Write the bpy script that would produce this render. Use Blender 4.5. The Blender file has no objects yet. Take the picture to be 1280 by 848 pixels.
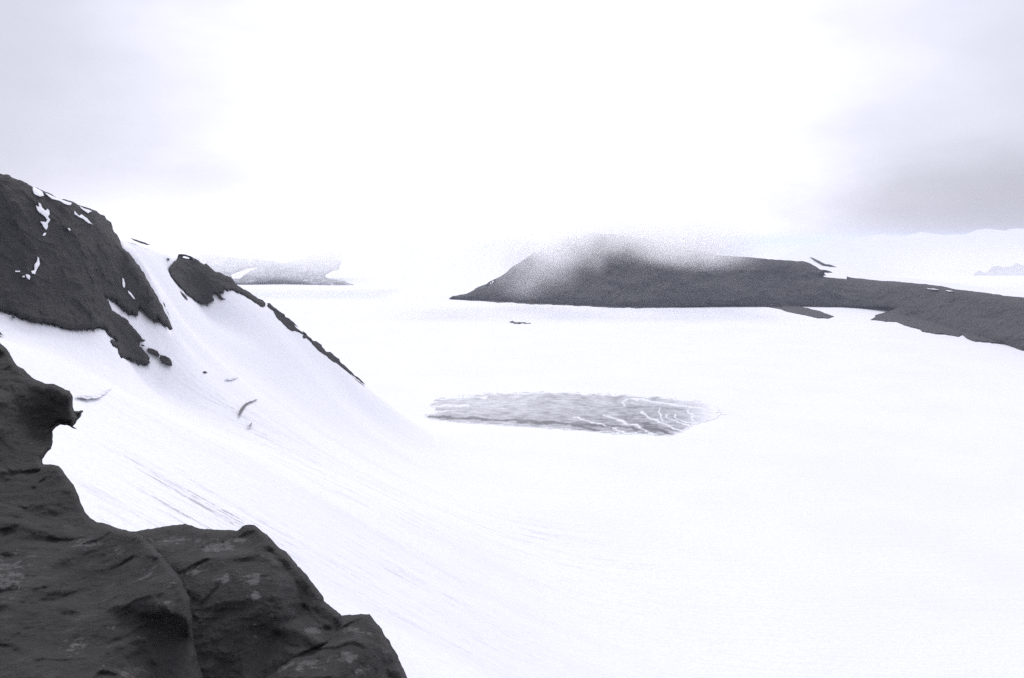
import bpy, bmesh, math, random
import numpy as np
from mathutils import Vector

# ------------------------------------------------------------------ camera, light
F, U0, V0 = 1244.0, 640.0, 300.0            # focal length in photo pixels, eye-level row
sc = bpy.context.scene
cam_d = bpy.data.cameras.new("camera")
cam = bpy.data.objects.new("camera", cam_d)
sc.collection.objects.link(cam)
sc.camera = cam
cam.location = (0, 0, 0)
cam.rotation_euler = (math.radians(90), 0, 0)
cam_d.sensor_width = 36
cam_d.lens = 36 * F / 1280
cam_d.shift_y = (V0 - 424) / 1280
cam_d.clip_start = 0.5
cam_d.clip_end = 60000

sc.view_settings.view_transform = 'Standard'
sc.view_settings.look = 'None'
sc.view_settings.exposure = 0.31
sc.view_settings.gamma = 1
sc.cycles.use_denoising = False
sc.cycles.max_bounces = 16
sc.cycles.diffuse_bounces = 3
sc.cycles.glossy_bounces = 2
sc.cycles.volume_bounces = 14
sc.cycles.volume_step_rate = 0.5
sc.cycles.volume_max_steps = 256

SUN_EL, SUN_AZ = math.radians(38), math.radians(-6)     # ahead of the camera, a little left
world = bpy.data.worlds.new("World")
sc.world = world
world.use_nodes = True


class NT:
    """small helper to write node trees"""
    def __init__(self, tree):
        self.t = tree
        tree.nodes.clear()

    def n(self, typ, **kw):
        nd = self.t.nodes.new(typ)
        for k, v in kw.items():
            if k == 'inp':
                for kk, vv in v.items():
                    self.put(nd.inputs[kk], vv)
            else:
                setattr(nd, k, v)
        return nd

    def put(self, sock, v):
        if isinstance(v, bpy.types.NodeSocket):
            self.t.links.new(v, sock)
        elif isinstance(v, bpy.types.Node):
            self.t.links.new(v.outputs[0], sock)
        else:
            sock.default_value = v

    def math(self, op, a, b=0.0, c=0.0, clamp=False):
        nd = self.n('ShaderNodeMath', operation=op, use_clamp=clamp)
        self.put(nd.inputs[0], a); self.put(nd.inputs[1], b); self.put(nd.inputs[2], c)
        return nd.outputs[0]

    def vec(self, op, a, b=(0, 0, 0)):
        nd = self.n('ShaderNodeVectorMath', operation=op)
        self.put(nd.inputs[0], a); self.put(nd.inputs[1], b)
        return nd

    def ramp(self, x, a, b, lo=0.0, hi=1.0, smooth=True):
        nd = self.n('ShaderNodeMapRange', interpolation_type='SMOOTHSTEP' if smooth else 'LINEAR')
        self.put(nd.inputs['Value'], x)
        for k, v in (('From Min', a), ('From Max', b), ('To Min', lo), ('To Max', hi)):
            self.put(nd.inputs[k], v)
        return nd.outputs['Result']

    def noise(self, vec, scale, detail=4, rough=0.55, dist=0.0):
        nd = self.n('ShaderNodeTexNoise')
        self.put(nd.inputs['Vector'], vec)
        nd.inputs['Scale'].default_value = scale
        nd.inputs['Detail'].default_value = detail
        nd.inputs['Roughness'].default_value = rough
        nd.inputs['Distortion'].default_value = dist
        return nd.outputs[0]

    def mix(self, f, a, b):
        nd = self.n('ShaderNodeMix', data_type='RGBA')
        self.put(nd.inputs[0], f); self.put(nd.inputs[6], a); self.put(nd.inputs[7], b)
        return nd.outputs[2]

    def scaled(self, vec, s, rot=(0, 0, 0)):
        nd = self.n('ShaderNodeMapping')
        self.put(nd.inputs['Vector'], vec)
        nd.inputs['Scale'].default_value = s
        nd.inputs['Rotation'].default_value = rot
        return nd.outputs[0]


def direction(u, v):
    return Vector(((u - U0) / F, 1.0, (V0 - v) / F)).normalized()


# overcast sky: brightness of the cloud cover by direction, thin near the hidden sun
w = NT(world.node_tree)
tc = w.n('ShaderNodeTexCoord')
D3 = tc.outputs['Generated']
sky = w.n('ShaderNodeTexSky', sky_type='NISHITA', sun_disc=False, sun_elevation=SUN_EL, sun_rotation=SUN_AZ)
SKY_HI = 1.4
_wn = w.n('ShaderNodeTexNoise', inp={'Vector': w.scaled(D3, (1, 1, 2.6)), 'Scale': 4.0, 'Detail': 5.0, 'Roughness': 0.55})
_ws = w.vec('SCALE', w.vec('SUBTRACT', _wn.outputs['Color'], (0.5, 0.5, 0.5)).outputs[0]); _ws.inputs['Scale'].default_value = 0.30
D3W = w.vec('ADD', D3, w.vec('MULTIPLY', _ws.outputs[0], (1, 1, 0.25)).outputs[0]).outputs[0]


def lobe(u, v, inner, outer, stretch=None):
    """1 in a direction, 0 outside an angular distance (radians)"""
    D3 = D3W
    d = w.vec('DISTANCE', D3 if stretch is None else w.vec('MULTIPLY', D3, stretch).outputs[0],
              tuple(direction(u, v)) if stretch is None else tuple(a * b for a, b in zip(direction(u, v), stretch)))
    return w.ramp(d.outputs['Value'], inner, outer, 1.0, 0.0)


sn = w.noise(D3, 3.0, 5, 0.5)
glow = lobe(650, 200, 0.05, 0.55)
band = w.math('MULTIPLY', lobe(1330, 262, 0.05, 0.38, (1, 1, 5.0)), 0.29)
grey_ne = w.math('MULTIPLY', lobe(1330, 200, 0.1, 0.55, (1, 1, 1.3)), 0.31)
sepz = w.n('ShaderNodeSeparateXYZ', inp={0: D3})
grey_l = w.math('MULTIPLY', lobe(-90, 110, 0.08, 0.80), 0.37)
grey_l = w.math('MULTIPLY', grey_l, w.ramp(w.math('MULTIPLY_ADD', sn, 0.05, sepz.outputs[2]), 0.015, 0.10, 0.1, 1.0))
val = w.math('MULTIPLY_ADD', glow, SKY_HI - 0.9, 0.9)
val = w.math('ADD', val, w.math('MULTIPLY_ADD', sn, 0.24, -0.12))
for g in (band, grey_ne, grey_l):
    val = w.math('MULTIPLY', val, w.math('SUBTRACT', 1.0, g))
sepd = w.n('ShaderNodeSeparateXYZ', inp={0: D3})
back = w.ramp(sepd.outputs[1], -0.6, 0.3, 0.62, 1.0)          # the cloud behind the camera is thicker
val = w.math('MULTIPLY', val, back)
val = w.math('MULTIPLY', val, w.ramp(sepd.outputs[2], 0.3, 0.8, 1.0, 1.16))   # overcast skies are brightest overhead
tint = w.n('ShaderNodeCombineColor', inp={0: w.math('MULTIPLY', val, 0.935), 1: w.math('MULTIPLY', val, 0.94), 2: w.math('MULTIPLY', val, 1.09)})
bg1 = w.n('ShaderNodeBackground', inp={'Color': sky.outputs[0], 'Strength': 0.1})
bg2 = w.n('ShaderNodeBackground', inp={'Color': tint.outputs[0], 'Strength': 1.0})
mx = w.n('ShaderNodeMixShader', inp={0: 0.96, 1: bg1.outputs[0], 2: bg2.outputs[0]})
w.n('ShaderNodeOutputWorld', inp={0: mx.outputs[0]})

sun_d = bpy.data.lights.new("sun", 'SUN')
sun_d.energy = 1.0
sun_d.angle = math.radians(20)
sun_d.color = (1.0, 0.97, 0.93)
sun = bpy.data.objects.new("sun", sun_d)
sc.collection.objects.link(sun)
sd = Vector((math.sin(SUN_AZ) * math.cos(SUN_EL), math.cos(SUN_AZ) * math.cos(SUN_EL), math.sin(SUN_EL)))
sun.rotation_euler = sd.to_track_quat('Z', 'Y').to_euler()

# ------------------------------------------------------------------ numpy noise
_rng = np.random.default_rng(7)
_perm = _rng.permutation(256)
_perm = np.concatenate([_perm, _perm, _perm])
_gr = _rng.normal(size=(256, 3)); _gr /= np.linalg.norm(_gr, axis=1)[:, None]


def gnoise(P):
    """gradient noise, about -0.7..0.7, at an array of points (n,3)"""
    I = np.floor(P).astype(int); f = P - I; I &= 255
    s = f * f * f * (f * (f * 6 - 15) + 10)
    out = 0
    for dx in (0, 1):
        wx = s[:, 0] if dx else 1 - s[:, 0]
        for dy in (0, 1):
            wy = s[:, 1] if dy else 1 - s[:, 1]
            for dz in (0, 1):
                wz = s[:, 2] if dz else 1 - s[:, 2]
                h = _perm[_perm[_perm[(I[:, 0] + dx) & 255] + ((I[:, 1] + dy) & 255)] + ((I[:, 2] + dz) & 255)]
                out = out + wx * wy * wz * np.einsum('ij,ij->i', _gr[h], f - np.array([dx, dy, dz]))
    return out


def fbm(P, octaves=5, rough=0.5, ridged=False):
    a, t, tot = 1.0, 0.0, 0.0
    for o in range(octaves):
        n = gnoise(P * (2.03 ** o) + 17.3 * o)
        t = t + a * ((1 - 2.6 * np.abs(n)) if ridged else n * 1.6)
        tot += a; a *= rough
    return t / tot


def facets(P, seed=0, joint=5.0):
    """broken rock: every Voronoi cell is a tilted plane, neighbours meet in a narrow joint"""
    I = np.floor(P).astype(int)
    best = np.full(len(P), 1e9); second = np.full(len(P), 1e9); val = np.zeros(len(P))
    for dx in (-1, 0, 1):
        for dy in (-1, 0, 1):
            for dz in (-1, 0, 1):
                C = I + np.array([dx, dy, dz])
                h = _perm[_perm[_perm[(C[:, 0] + seed) & 255] + (C[:, 1] & 255)] + (C[:, 2] & 255)]
                c = C + 0.5 + 0.45 * _gr[h]
                d = np.sqrt(np.sum((P - c) ** 2, axis=1))
                pl = np.einsum('ij,ij->i', P - c, _gr[(h * 7 + 3) & 255]) * 0.9 + _gr[(h * 5 + 1) & 255][:, 0] * 0.6
                m = d < best
                second = np.where(m, best, np.minimum(second, d))
                best = np.where(m, d, best); val = np.where(m, pl, val)
    k = np.clip((second - best) * joint, 0, 1)
    return val * k * k * (3 - 2 * k)


# ------------------------------------------------------------------ terrain as one height function of world x, y
GL = -150.0                                  # level of the glacier below the eye


def pt(u, v, y):
    return ((u - U0) / F * y, y, (V0 - v) / F * y)


ctrl = []
# crest of the hillside against the sky and the drop behind it
crest = [(-300, 130, 385), (-140, 165, 392), (-60, 195, 396), (0, 217, 402), (50, 237, 415), (90, 252, 430), (118, 264, 442), (140, 284, 480), (150, 296.5, 515),
         (165, 299, 528), (190, 307, 548), (210, 315, 565), (228, 319.5, 585), (250, 328, 595), (275, 341, 605), (300, 358, 615), (330, 376, 630),
         (355, 394, 643), (380, 414, 655), (420, 447, 678), (457, 480, 700), (500, 515, 722), (545, 548, 742)]
for u, v, y in crest:
    x, yy, z = pt(u, v, y)
    ctrl.append((x, yy, z))
    for k, dz in ((1.13, -24), (1.4, -80)):
        ctrl.append((x * k, yy * k, z * k + dz))
# the face of the hillside
for u, v, y in [(-140, 350, 350), (0, 388, 362), (0, 300, 382), (50, 402, 372), (60, 320, 398), (98, 412, 388), (120, 340, 420), (130, 411, 402), (160, 448, 418), (188, 455, 432),
                (215, 458, 440), (180, 425, 436), (160, 330, 448), (190, 354, 458), (207, 384, 466), (217, 412, 470), (150, 383, 430), (174, 385, 446),
                (200, 350, 520), (230, 400, 520), (213, 342, 552), (250, 380, 575), (285, 376, 588), (330, 386, 618), (360, 412, 632), (400, 441, 655),
                (440, 470, 688), (260, 440, 490), (300, 430, 560), (350, 440, 590), (290, 480, 475), (400, 490, 590), (300, 515, 440), (450, 510, 640),
                (400, 560, 470), (500, 560, 610)]:
    ctrl.append(pt(u, v, y))
for u, v in [(0, 425), (-200, 470), (100, 500), (60, 450), (110, 650), (450, 770), (500, 848), (-200, 700), (200, 560), (200, 640), (320, 620), (350, 700), (60, 600), (420, 650),
             (300, 560), (500, 640), (560, 700), (600, 760), (400, 900), (600, 900), (250, 1100), (500, 1100), (700, 1100)]:
    k = ((V0 - v) + 0.559 * (u - U0) + 0.13 * F) / F
    ctrl.append(pt(u, v, -82.0 / k))
ctrl += [(-60, 60, -50), (-150, 60, -5), (-300, 100, 60), (-380, 300, 55), (60, 60, -118), (150, 300, -185), (120, 500, -185), (60, 700, -185),
         (120, 900, -240), (150, 100, -170), (-200, -60, 30), (-60, -60, -50), (60, -60, -115), (160, -60, -165)]
ctrl = np.array(ctrl)


def tps_fit(P, val, lam):
    n = len(P)
    d = np.linalg.norm(P[:, None] - P[None], axis=2)
    K = d * d * np.log(d + 1e-9)
    A = np.zeros((n + 3, n + 3)); A[:n, :n] = K + lam * np.eye(n)
    A[:n, n] = 1; A[:n, n + 1:] = P; A[n, :n] = 1; A[n + 1:, :n] = P.T
    return np.linalg.solve(A, np.concatenate([val, np.zeros(3)]))


_P = ctrl[:, :2] / 100.0
_W = tps_fit(_P, ctrl[:, 2], 2e-3)
_cu = np.array([c[0] for c in crest]); _cv = np.array([c[1] for c in crest]); _cy = np.array([c[2] for c in crest])


def hill(x, y):
    """thin-plate surface through the control points"""
    x = np.clip(x, -420, 200) / 100.0; y = np.clip(y, -80, 950) / 100.0
    out = _W[len(_P)] + _W[len(_P) + 1] * x + _W[len(_P) + 2] * y
    for i in range(len(_P)):
        r2 = (x - _P[i, 0]) ** 2 + (y - _P[i, 1]) ** 2
        out = out + _W[i] * 0.5 * r2 * np.log(r2 + 1e-12)
    return out


def sstep(x, a, b):
    t = np.clip((x - a) / (b - a), 0, 1)
    return t * t * (3 - 2 * t)


def H(x, y):
    h = hill(x, y)
    # nothing stands above the sight line over the crest: the ridge falls away behind it
    u = x / np.maximum(y, 1.0) * F + U0
    yc = np.interp(u, _cu, _cy); zr = (V0 - np.interp(u, _cu, _cv)) / F
    lim = zr * y - 0.42 * np.maximum(y - yc, 0) - 0.04 * np.maximum(yc - y, 0)
    lim = np.where((y > 100) & (u < 545), lim, 1e4)
    dlt = np.clip((h - lim) / 2.0, -30, 30)
    h = np.where(y > 100, h - 2.0 * np.log1p(np.exp(dlt)) + 0.0, h)
    h = np.minimum(h, lim)
    far = np.maximum(sstep(y, 760, 1000), sstep(x, 100, 220))
    h = h * (1 - far) - 230 * far
    # crag that carries the camera
    r = np.hypot(x + 7, y * 0.9 - 1)
    h = np.maximum(h, -5.5 - 2.2 * np.maximum(r - 7, 0))
    g = GL + 0 * x
    k = 9.0
    m = np.maximum(h, g)
    return m + k * np.log(np.exp((h - m) / k) + np.exp((g - m) / k)) - k * np.log(1 + np.exp(-np.abs(h - g).clip(0, 60) / k)) * sstep(np.abs(h - g), 20, 60)


# ray depth of the terrain per photo pixel, on a lattice
def terrain_depth(u, v, ys):
    X = (u[:, None] - U0) / F * ys[None]; Y = np.broadcast_to(ys[None], X.shape); Z = (V0 - v)[:, None] / F * ys[None]
    # lookup in a regular height raster
    gap = Z - raster(X, Y)
    hit = gap < 0
    first = np.argmax(hit, axis=1)
    anyhit = hit.any(axis=1)
    amin = np.argmin(gap, axis=1)
    out = np.empty(len(u))
    i = np.where(anyhit, np.maximum(first, 1), 0)
    r = np.arange(len(u))
    g0 = gap[r, np.maximum(i - 1, 0)]; g1 = gap[r, i]
    t = np.clip(g0 / np.where(np.abs(g0 - g1) < 1e-9, 1, g0 - g1), 0, 1)
    out = np.where(anyhit, ys[np.maximum(i - 1, 0)] + t * (ys[i] - ys[np.maximum(i - 1, 0)]), ys[amin])
    return out


_rx = np.arange(-700, 400.1, 2.5); _ry = np.arange(0, 1000.1, 2.5)
_RH = H(*np.meshgrid(_rx, _ry))


def raster(X, Y):
    fx = np.clip((X + 700) / 2.5, 0, len(_rx) - 1.001); fy = np.clip(Y / 2.5, 0, len(_ry) - 1.001)
    i = fx.astype(int); j = fy.astype(int); a = fx - i; b = fy - j
    return (_RH[j, i] * (1 - a) + _RH[j, i + 1] * a) * (1 - b) + (_RH[j + 1, i] * (1 - a) + _RH[j + 1, i + 1] * a) * b


_lu = np.arange(-150, 481, 6.0); _lv = np.arange(120, 600, 4.0)
_LU, _LV = np.meshgrid(_lu, _lv)
_LD = terrain_depth(_LU.ravel(), _LV.ravel(), np.arange(200, 760, 3.0)).reshape(_LU.shape)
for _ in range(2):                                    # soften jumps where a ray only brushes the crest
    q = np.pad(_LD, 1, mode='edge')
    _LD = (q[1:-1, 1:-1] * 2 + q[:-2, 1:-1] + q[2:, 1:-1] + q[1:-1, :-2] + q[1:-1, 2:]) / 6


def slope_depth(u, v):
    fx = np.clip((u + 150) / 6, 0, len(_lu) - 1.001); fy = np.clip((v - 120) / 4, 0, len(_lv) - 1.001)
    i = fx.astype(int); j = fy.astype(int); a = fx - i; b = fy - j
    return (_LD[j, i] * (1 - a) + _LD[j, i + 1] * a) * (1 - b) + (_LD[j + 1, i] * (1 - a) + _LD[j + 1, i + 1] * a) * b


def plane_depth(v, lift=0.0):
    return (-(GL + lift)) * F / np.maximum(v - V0, 1.0)


# ------------------------------------------------------------------ materials
def principled(m, **kw):
    t = NT(m.node_tree)
    b = t.n('ShaderNodeBsdfPrincipled')
    t.n('ShaderNodeOutputMaterial', inp={0: b.outputs[0]})
    return t, b


def new_mat(name):
    m = bpy.data.materials.new(name); m.use_nodes = True
    return m


def snow_material(name, dirt=True):
    m = new_mat(name); t, b = principled(m)
    g = t.n('ShaderNodeNewGeometry').outputs['Position']
    n1 = t.noise(g, 0.012, 5, 0.6)
    base = t.mix(t.ramp(n1, 0.35, 0.7), (0.86, 0.87, 0.885, 1), (0.80, 0.81, 0.845, 1))
    gr = t.noise(g, 0.6, 12, 0.85)
    base = t.mix(t.ramp(gr, 0.38, 0.62), base, (0.77, 0.775, 0.80, 1))
    if dirt:
        ang = math.atan2(-40, 138)                   # fall line of the hillside
        s1 = t.scaled(g, (0.014, 0.26, 0.0), (0, 0, -ang))
        s1b = t.scaled(g, (0.08, 0.62, 0.0), (0, 0, -ang + 0.03))
        st = t.math('MULTIPLY', t.ramp(t.noise(s1, 1.0, 4, 0.6, 1.2), 0.46, 0.66), t.ramp(t.noise(s1b, 1.0, 6, 0.75), 0.4, 0.68))
        st = t.math('MULTIPLY', st, t.ramp(t.noise(g, 0.35, 8, 0.8), 0.40, 0.56, 0.15, 1.4))
        mask = None
        for (u, v, y, r, a) in [(285, 620, 262, 30, 1.5), (240, 596, 270, 26, 1.0), (150, 640, 215, 26, 0.9), (400, 570, 420, 80, 0.9), (640, 680, 465, 80, 0.55), (320, 640, 275, 26, 0.75),
                                (200, 520, 330, 50, 0.25), (500, 740, 300, 60, 0.5), (700, 760, 405, 70, 0.2)]:
            d = t.vec('DISTANCE', g, pt(u, v, y)).outputs['Value']
            k = t.math('MULTIPLY', t.ramp(d, r * 0.15, r * 1.25, 1.0, 0.0), a)
            mask = k if mask is None else t.math('MAXIMUM', mask, k)
        # broad soft tone bands that follow the same fall line
        s2 = t.scaled(g, (0.004, 0.035, 0.0), (0, 0, -ang))
        broad = t.math('MULTIPLY', t.ramp(t.noise(s2, 1.0, 3, 0.5), 0.4, 0.75), 0.10)
        hi = t.ramp(t.n('ShaderNodeSeparateXYZ', inp={0: g}).outputs[2], -146, -120)
        dm = t.math('ADD', t.math('MULTIPLY', st, mask), t.math('MULTIPLY', broad, hi), clamp=True)
        base = t.mix(dm, base, (0.36, 0.355, 0.37, 1))
    b.inputs['Roughness'].default_value = 0.75
    b.inputs['Specular IOR Level'].default_value = 0.2
    t.put(b.inputs['Base Color'], base)
    bn = t.math('ADD', t.noise(g, 0.25, 6, 0.65), t.math('MULTIPLY', t.noise(t.scaled(g, (0.03, 0.3, 0.1), (0, 0, 0.28)), 1.0, 4, 0.6), 1.2))
    bp = t.n('ShaderNodeBump', inp={'Height': bn, 'Strength': 0.35, 'Distance': 0.8})
    t.put(b.inputs['Normal'], bp.outputs[0])
    return m


def rock_material(name, scale, c0, c1, c2, bump=1.0, dist=0.1, rough=0.85, spec=0.25, strata=(1, 1, 3)):
    """dark broken rock; float attribute 'pale' adds lichen and weathered patches"""
    m = new_mat(name); t, b = principled(m)
    g = t.n('ShaderNodeNewGeometry').outputs['Position']
    gs = t.scaled(g, strata, (0.25, 0.1, 0.2))
    n1 = t.noise(g, scale, 8, 0.65)
    n2 = t.noise(gs, scale * 4, 6, 0.7)
    n3 = t.noise(g, scale * 14, 5, 0.7)
    col = t.mix(t.ramp(n1, 0.35, 0.68), c0, c1)
    col = t.mix(t.math('MULTIPLY', t.ramp(n2, 0.5, 0.75), 0.55), col, c2)
    at = t.n('ShaderNodeAttribute', attribute_name='pale')
    n5 = t.math('ADD', t.math('MULTIPLY', n3, 0.5), t.math('MULTIPLY', t.noise(g, scale * 6, 8, 0.75), 0.5))
    pale = t.math('MULTIPLY', t.ramp(t.math('MULTIPLY_ADD', at.outputs['Fac'], 0.22, n5), 0.585, 0.68), t.ramp(at.outputs['Fac'], 0.0, 0.12))
    col = t.mix(pale, col, tuple(min(1, a * 1.55) for a in c2[:3]) + (1,))
    n4 = t.noise(g, scale * 45, 6, 0.85)
    col = t.mix(t.math('MULTIPLY', t.ramp(n4, 0.35, 0.65), 0.32), col, tuple(a * 0.35 for a in c0[:3]) + (1,))
    t.put(b.inputs['Base Color'], col)
    b.inputs['Roughness'].default_value = rough
    b.inputs['Specular IOR Level'].default_value = spec
    h = t.math('ADD', t.math('MULTIPLY', n1, 1.5), t.math('ADD', n2, t.math('ADD', t.math('MULTIPLY', n3, 0.5), t.math('MULTIPLY', n4, 0.2))))
    bp = t.n('ShaderNodeBump', inp={'Height': h, 'Strength': bump, 'Distance': dist})
    t.put(b.inputs['Normal'], bp.outputs[0])
    return m


M_SNOW = snow_material('snow')
M_SNOWP = snow_material('patch_snow', dirt=False)
M_FG = rock_material('near_rock', 0.9, (0.025, 0.0235, 0.022, 1), (0.044, 0.041, 0.038, 1), (0.085, 0.082, 0.078, 1), 0.9, 0.08)
M_CLIFF = rock_material('cliff_rock', 0.03, (0.033, 0.0315, 0.031, 1), (0.050, 0.0475, 0.046, 1), (0.080, 0.077, 0.075, 1), 0.9, 2.5)
M_MOUNT = rock_material('mountain_rock', 0.006, (0.040, 0.039, 0.038, 1), (0.055, 0.054, 0.052, 1), (0.08, 0.078, 0.075, 1), 0.7, 6.0)
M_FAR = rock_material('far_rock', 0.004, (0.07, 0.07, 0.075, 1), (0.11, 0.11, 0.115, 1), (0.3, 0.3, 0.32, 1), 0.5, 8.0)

M_ICE = new_mat('bare_ice')
_t, _b = principled(M_ICE)
_g = _t.n('ShaderNodeNewGeometry').outputs['Position']
_grey = _t.n('ShaderNodeAttribute', attribute_name='grey').outputs['Fac']
_a = _t.noise(_t.scaled(_g, (0.05, 0.16, 0.1)), 1.0, 6, 0.7)
_a2 = _t.noise(_g, 0.9, 8, 0.85)
_gg = _t.math('MULTIPLY', _grey, _t.math('MULTIPLY_ADD', _t.math('ADD', _t.math('MULTIPLY', _a, 0.6), _t.math('MULTIPLY', _a2, 0.4)), 1.5, 0.25), clamp=True)
_t.put(_b.inputs['Base Color'], _t.mix(_gg, (0.84, 0.85, 0.87, 1), (0.075, 0.078, 0.095, 1)))
_b.inputs['Roughness'].default_value = 0.6
_b.inputs['Specular IOR Level'].default_value = 0.2

M_CRACK_SHADE = new_mat('crack_shade')  # dark colour stands in for the shade inside the snow cracks
_t, _b = principled(M_CRACK_SHADE)
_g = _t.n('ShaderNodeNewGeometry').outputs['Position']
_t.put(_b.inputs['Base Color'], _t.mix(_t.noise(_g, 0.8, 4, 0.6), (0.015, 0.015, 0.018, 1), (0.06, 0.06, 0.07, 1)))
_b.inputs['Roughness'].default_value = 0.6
M_FAINT_SHADE = new_mat('faint_shade')  # grey painted as the weaker shade of the faint crack and the hollow
_t, _b = principled(M_FAINT_SHADE)
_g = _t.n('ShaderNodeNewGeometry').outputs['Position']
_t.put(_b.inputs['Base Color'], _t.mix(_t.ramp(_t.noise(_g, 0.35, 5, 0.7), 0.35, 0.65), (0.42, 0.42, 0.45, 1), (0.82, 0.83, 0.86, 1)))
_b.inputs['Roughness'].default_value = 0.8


# ------------------------------------------------------------------ mesh helpers
def mesh_obj(name, V, Fc, mat, smooth=True, attrs=None):
    me = bpy.data.meshes.new(name)
    V = np.asarray(V, dtype=np.float32); Fc = np.asarray(Fc, dtype=np.int32)
    me.vertices.add(len(V)); me.vertices.foreach_set('co', V.ravel())
    n = Fc.shape[1]
    me.loops.add(Fc.size); me.loops.foreach_set('vertex_index', Fc.ravel())
    me.polygons.add(len(Fc))
    me.polygons.foreach_set('loop_start', np.arange(0, Fc.size, n, dtype=np.int32))
    me.polygons.foreach_set('loop_total', np.full(len(Fc), n, dtype=np.int32))
    me.polygons.foreach_set('use_smooth', np.full(len(Fc), smooth, dtype=bool))
    me.update(calc_edges=True); me.validate()
    for k, a in (attrs or {}).items():
        at = me.attributes.new(k, 'FLOAT', 'POINT')
        at.data.foreach_set('value', np.asarray(a, dtype=np.float32))
    me.materials.append(mat)
    o = bpy.data.objects.new(name, me)
    sc.collection.objects.link(o)
    return o


def tag(o, label=None, cat=None, group=None, kind=None):
    if label: o['label'] = label
    if cat: o['category'] = cat
    if group: o['group'] = group
    if kind: o['kind'] = kind
    return o


def rough_outline(poly, seg, amp, seed):
    """subdivide a traced outline and roughen it"""
    rng = np.random.default_rng(seed)
    P = np.array(poly, float)
    for _ in range(6):
        Q = np.roll(P, -1, axis=0); L = np.linalg.norm(Q - P, axis=1)
        if L.max() <= seg: break
        out = []
        for p, q, l in zip(P, Q, L):
            out.append(p)
            if l > seg:
                nrm = np.array([-(q - p)[1], (q - p)[0]]) / l
                out.append((p + q) / 2 + nrm * rng.normal() * amp * min(1.0, l / (3 * seg)))
        P = np.array(out)
    return P


def inside_dist(u, v, outlines):
    """even-odd inside test and distance and nearest point for many points"""
    A = np.concatenate([o for o in outlines]); B = np.concatenate([np.roll(o, -1, axis=0) for o in outlines])
    n = len(u); ins = np.zeros(n, bool); dist = np.empty(n); near = np.empty((n, 2))
    ch = max(1, 4000000 // len(A))
    AB = B - A; L2 = (AB ** 2).sum(1) + 1e-12
    for s in range(0, n, ch):
        uu = u[s:s + ch, None]; vv = v[s:s + ch, None]
        cond = (A[None, :, 1] > vv) != (B[None, :, 1] > vv)
        xi = A[None, :, 0] + (vv - A[None, :, 1]) / np.where(np.abs(AB[:, 1]) < 1e-12, 1e-12, AB[:, 1])[None] * AB[None, :, 0]
        ins[s:s + ch] = (np.sum(cond & (uu < xi), axis=1) % 2) == 1
        t = np.clip(((uu - A[None, :, 0]) * AB[None, :, 0] + (vv - A[None, :, 1]) * AB[None, :, 1]) / L2[None], 0, 1)
        px = A[None, :, 0] + t * AB[None, :, 0]; py = A[None, :, 1] + t * AB[None, :, 1]
        d = (px - uu) ** 2 + (py - vv) ** 2
        k = np.argmin(d, axis=1); r = np.arange(len(k))
        dist[s:s + ch] = np.sqrt(d[r, k]); near[s:s + ch, 0] = px[r, k]; near[s:s + ch, 1] = py[r, k]
    return ins, dist, near


def solid(name, outline, depth, mat, step=1.0, front=2.0, back=6.0, width=4.0, relief=None, holes=(), amp=0.5, seg=3.0, seed=1, attrs=None, smooth=True):
    """closed rock or snow body: outline of the thing at its own distance, a relief front and a bulging back.
    depth(u, v) -> metres, relief(P) -> metres towards the viewer at world points P."""
    outs = [rough_outline(outline, seg, amp, seed)] + [rough_outline(h, seg, amp * 0.6, seed + 5) for h in holes]
    u0, v0 = outs[0].min(0) - 2 * step; u1, v1 = outs[0].max(0) + 2 * step
    gu = np.arange(u0, u1 + step, step); gv = np.arange(v0, v1 + step, step)
    U, V = np.meshgrid(gu, gv); nr, nc = U.shape
    u = U.ravel().copy(); v = V.ravel().copy()
    ins, dist, near = inside_dist(u, v, outs)
    I2 = ins.reshape(nr, nc)
    nb = np.zeros_like(I2)
    p = np.pad(I2, 1)
    for a in (0, 1, 2):
        for b in (0, 1, 2):
            nb |= p[a:a + nr, b:b + nc]
    rim = nb.ravel() & ~ins & (dist < step * 2.2)
    u[rim] = near[rim, 0]; v[rim] = near[rim, 1]
    ok = ins | rim
    idx = np.arange(nr * nc).reshape(nr, nc)
    q = np.stack([idx[:-1, :-1], idx[:-1, 1:], idx[1:, 1:], idx[1:, :-1]], axis=-1).reshape(-1, 4)
    q = q[ok[q].all(1) & ins[q].any(1)]
    used = np.zeros(nr * nc, bool); used[q.ravel()] = True
    remap = -np.ones(nr * nc, int); remap[used] = np.arange(used.sum())
    u = u[used]; v = v[used]; insu = ins[used]; du = np.where(insu, dist[used], 0.0)
    q = remap[q]
    d0 = depth(u, v)
    prof = np.sqrt(np.clip(1 - (1 - np.clip(du / width, 0, 1)) ** 2, 0, 1))
    P0 = np.stack([(u - U0) / F * d0, d0, (V0 - v) / F * d0], 1)
    r = relief(P0) if relief else 0.0
    df = d0 - (front + r) * prof
    db = d0 + back * prof
    Vf = np.stack([(u - U0) / F * df, df, (V0 - v) / F * df], 1)
    Vb = np.stack([(u - U0) / F * db, db, (V0 - v) / F * db], 1)
    nb_ = len(u)
    bi = np.where(insu, nb_ + np.cumsum(insu) - 1, np.arange(nb_))
    VV = np.concatenate([Vf, Vb[insu]])
    qb = bi[q][:, ::-1]
    faces = np.concatenate([q[:, ::-1], qb[:, ::1]])
    at = {}
    for k, fn in (attrs or {}).items():
        a = fn(u, v, P0) * np.ones(nb_)
        at[k] = np.concatenate([a, a[insu]])
    return mesh_obj(name, VV, faces, mat, smooth, at)


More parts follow.
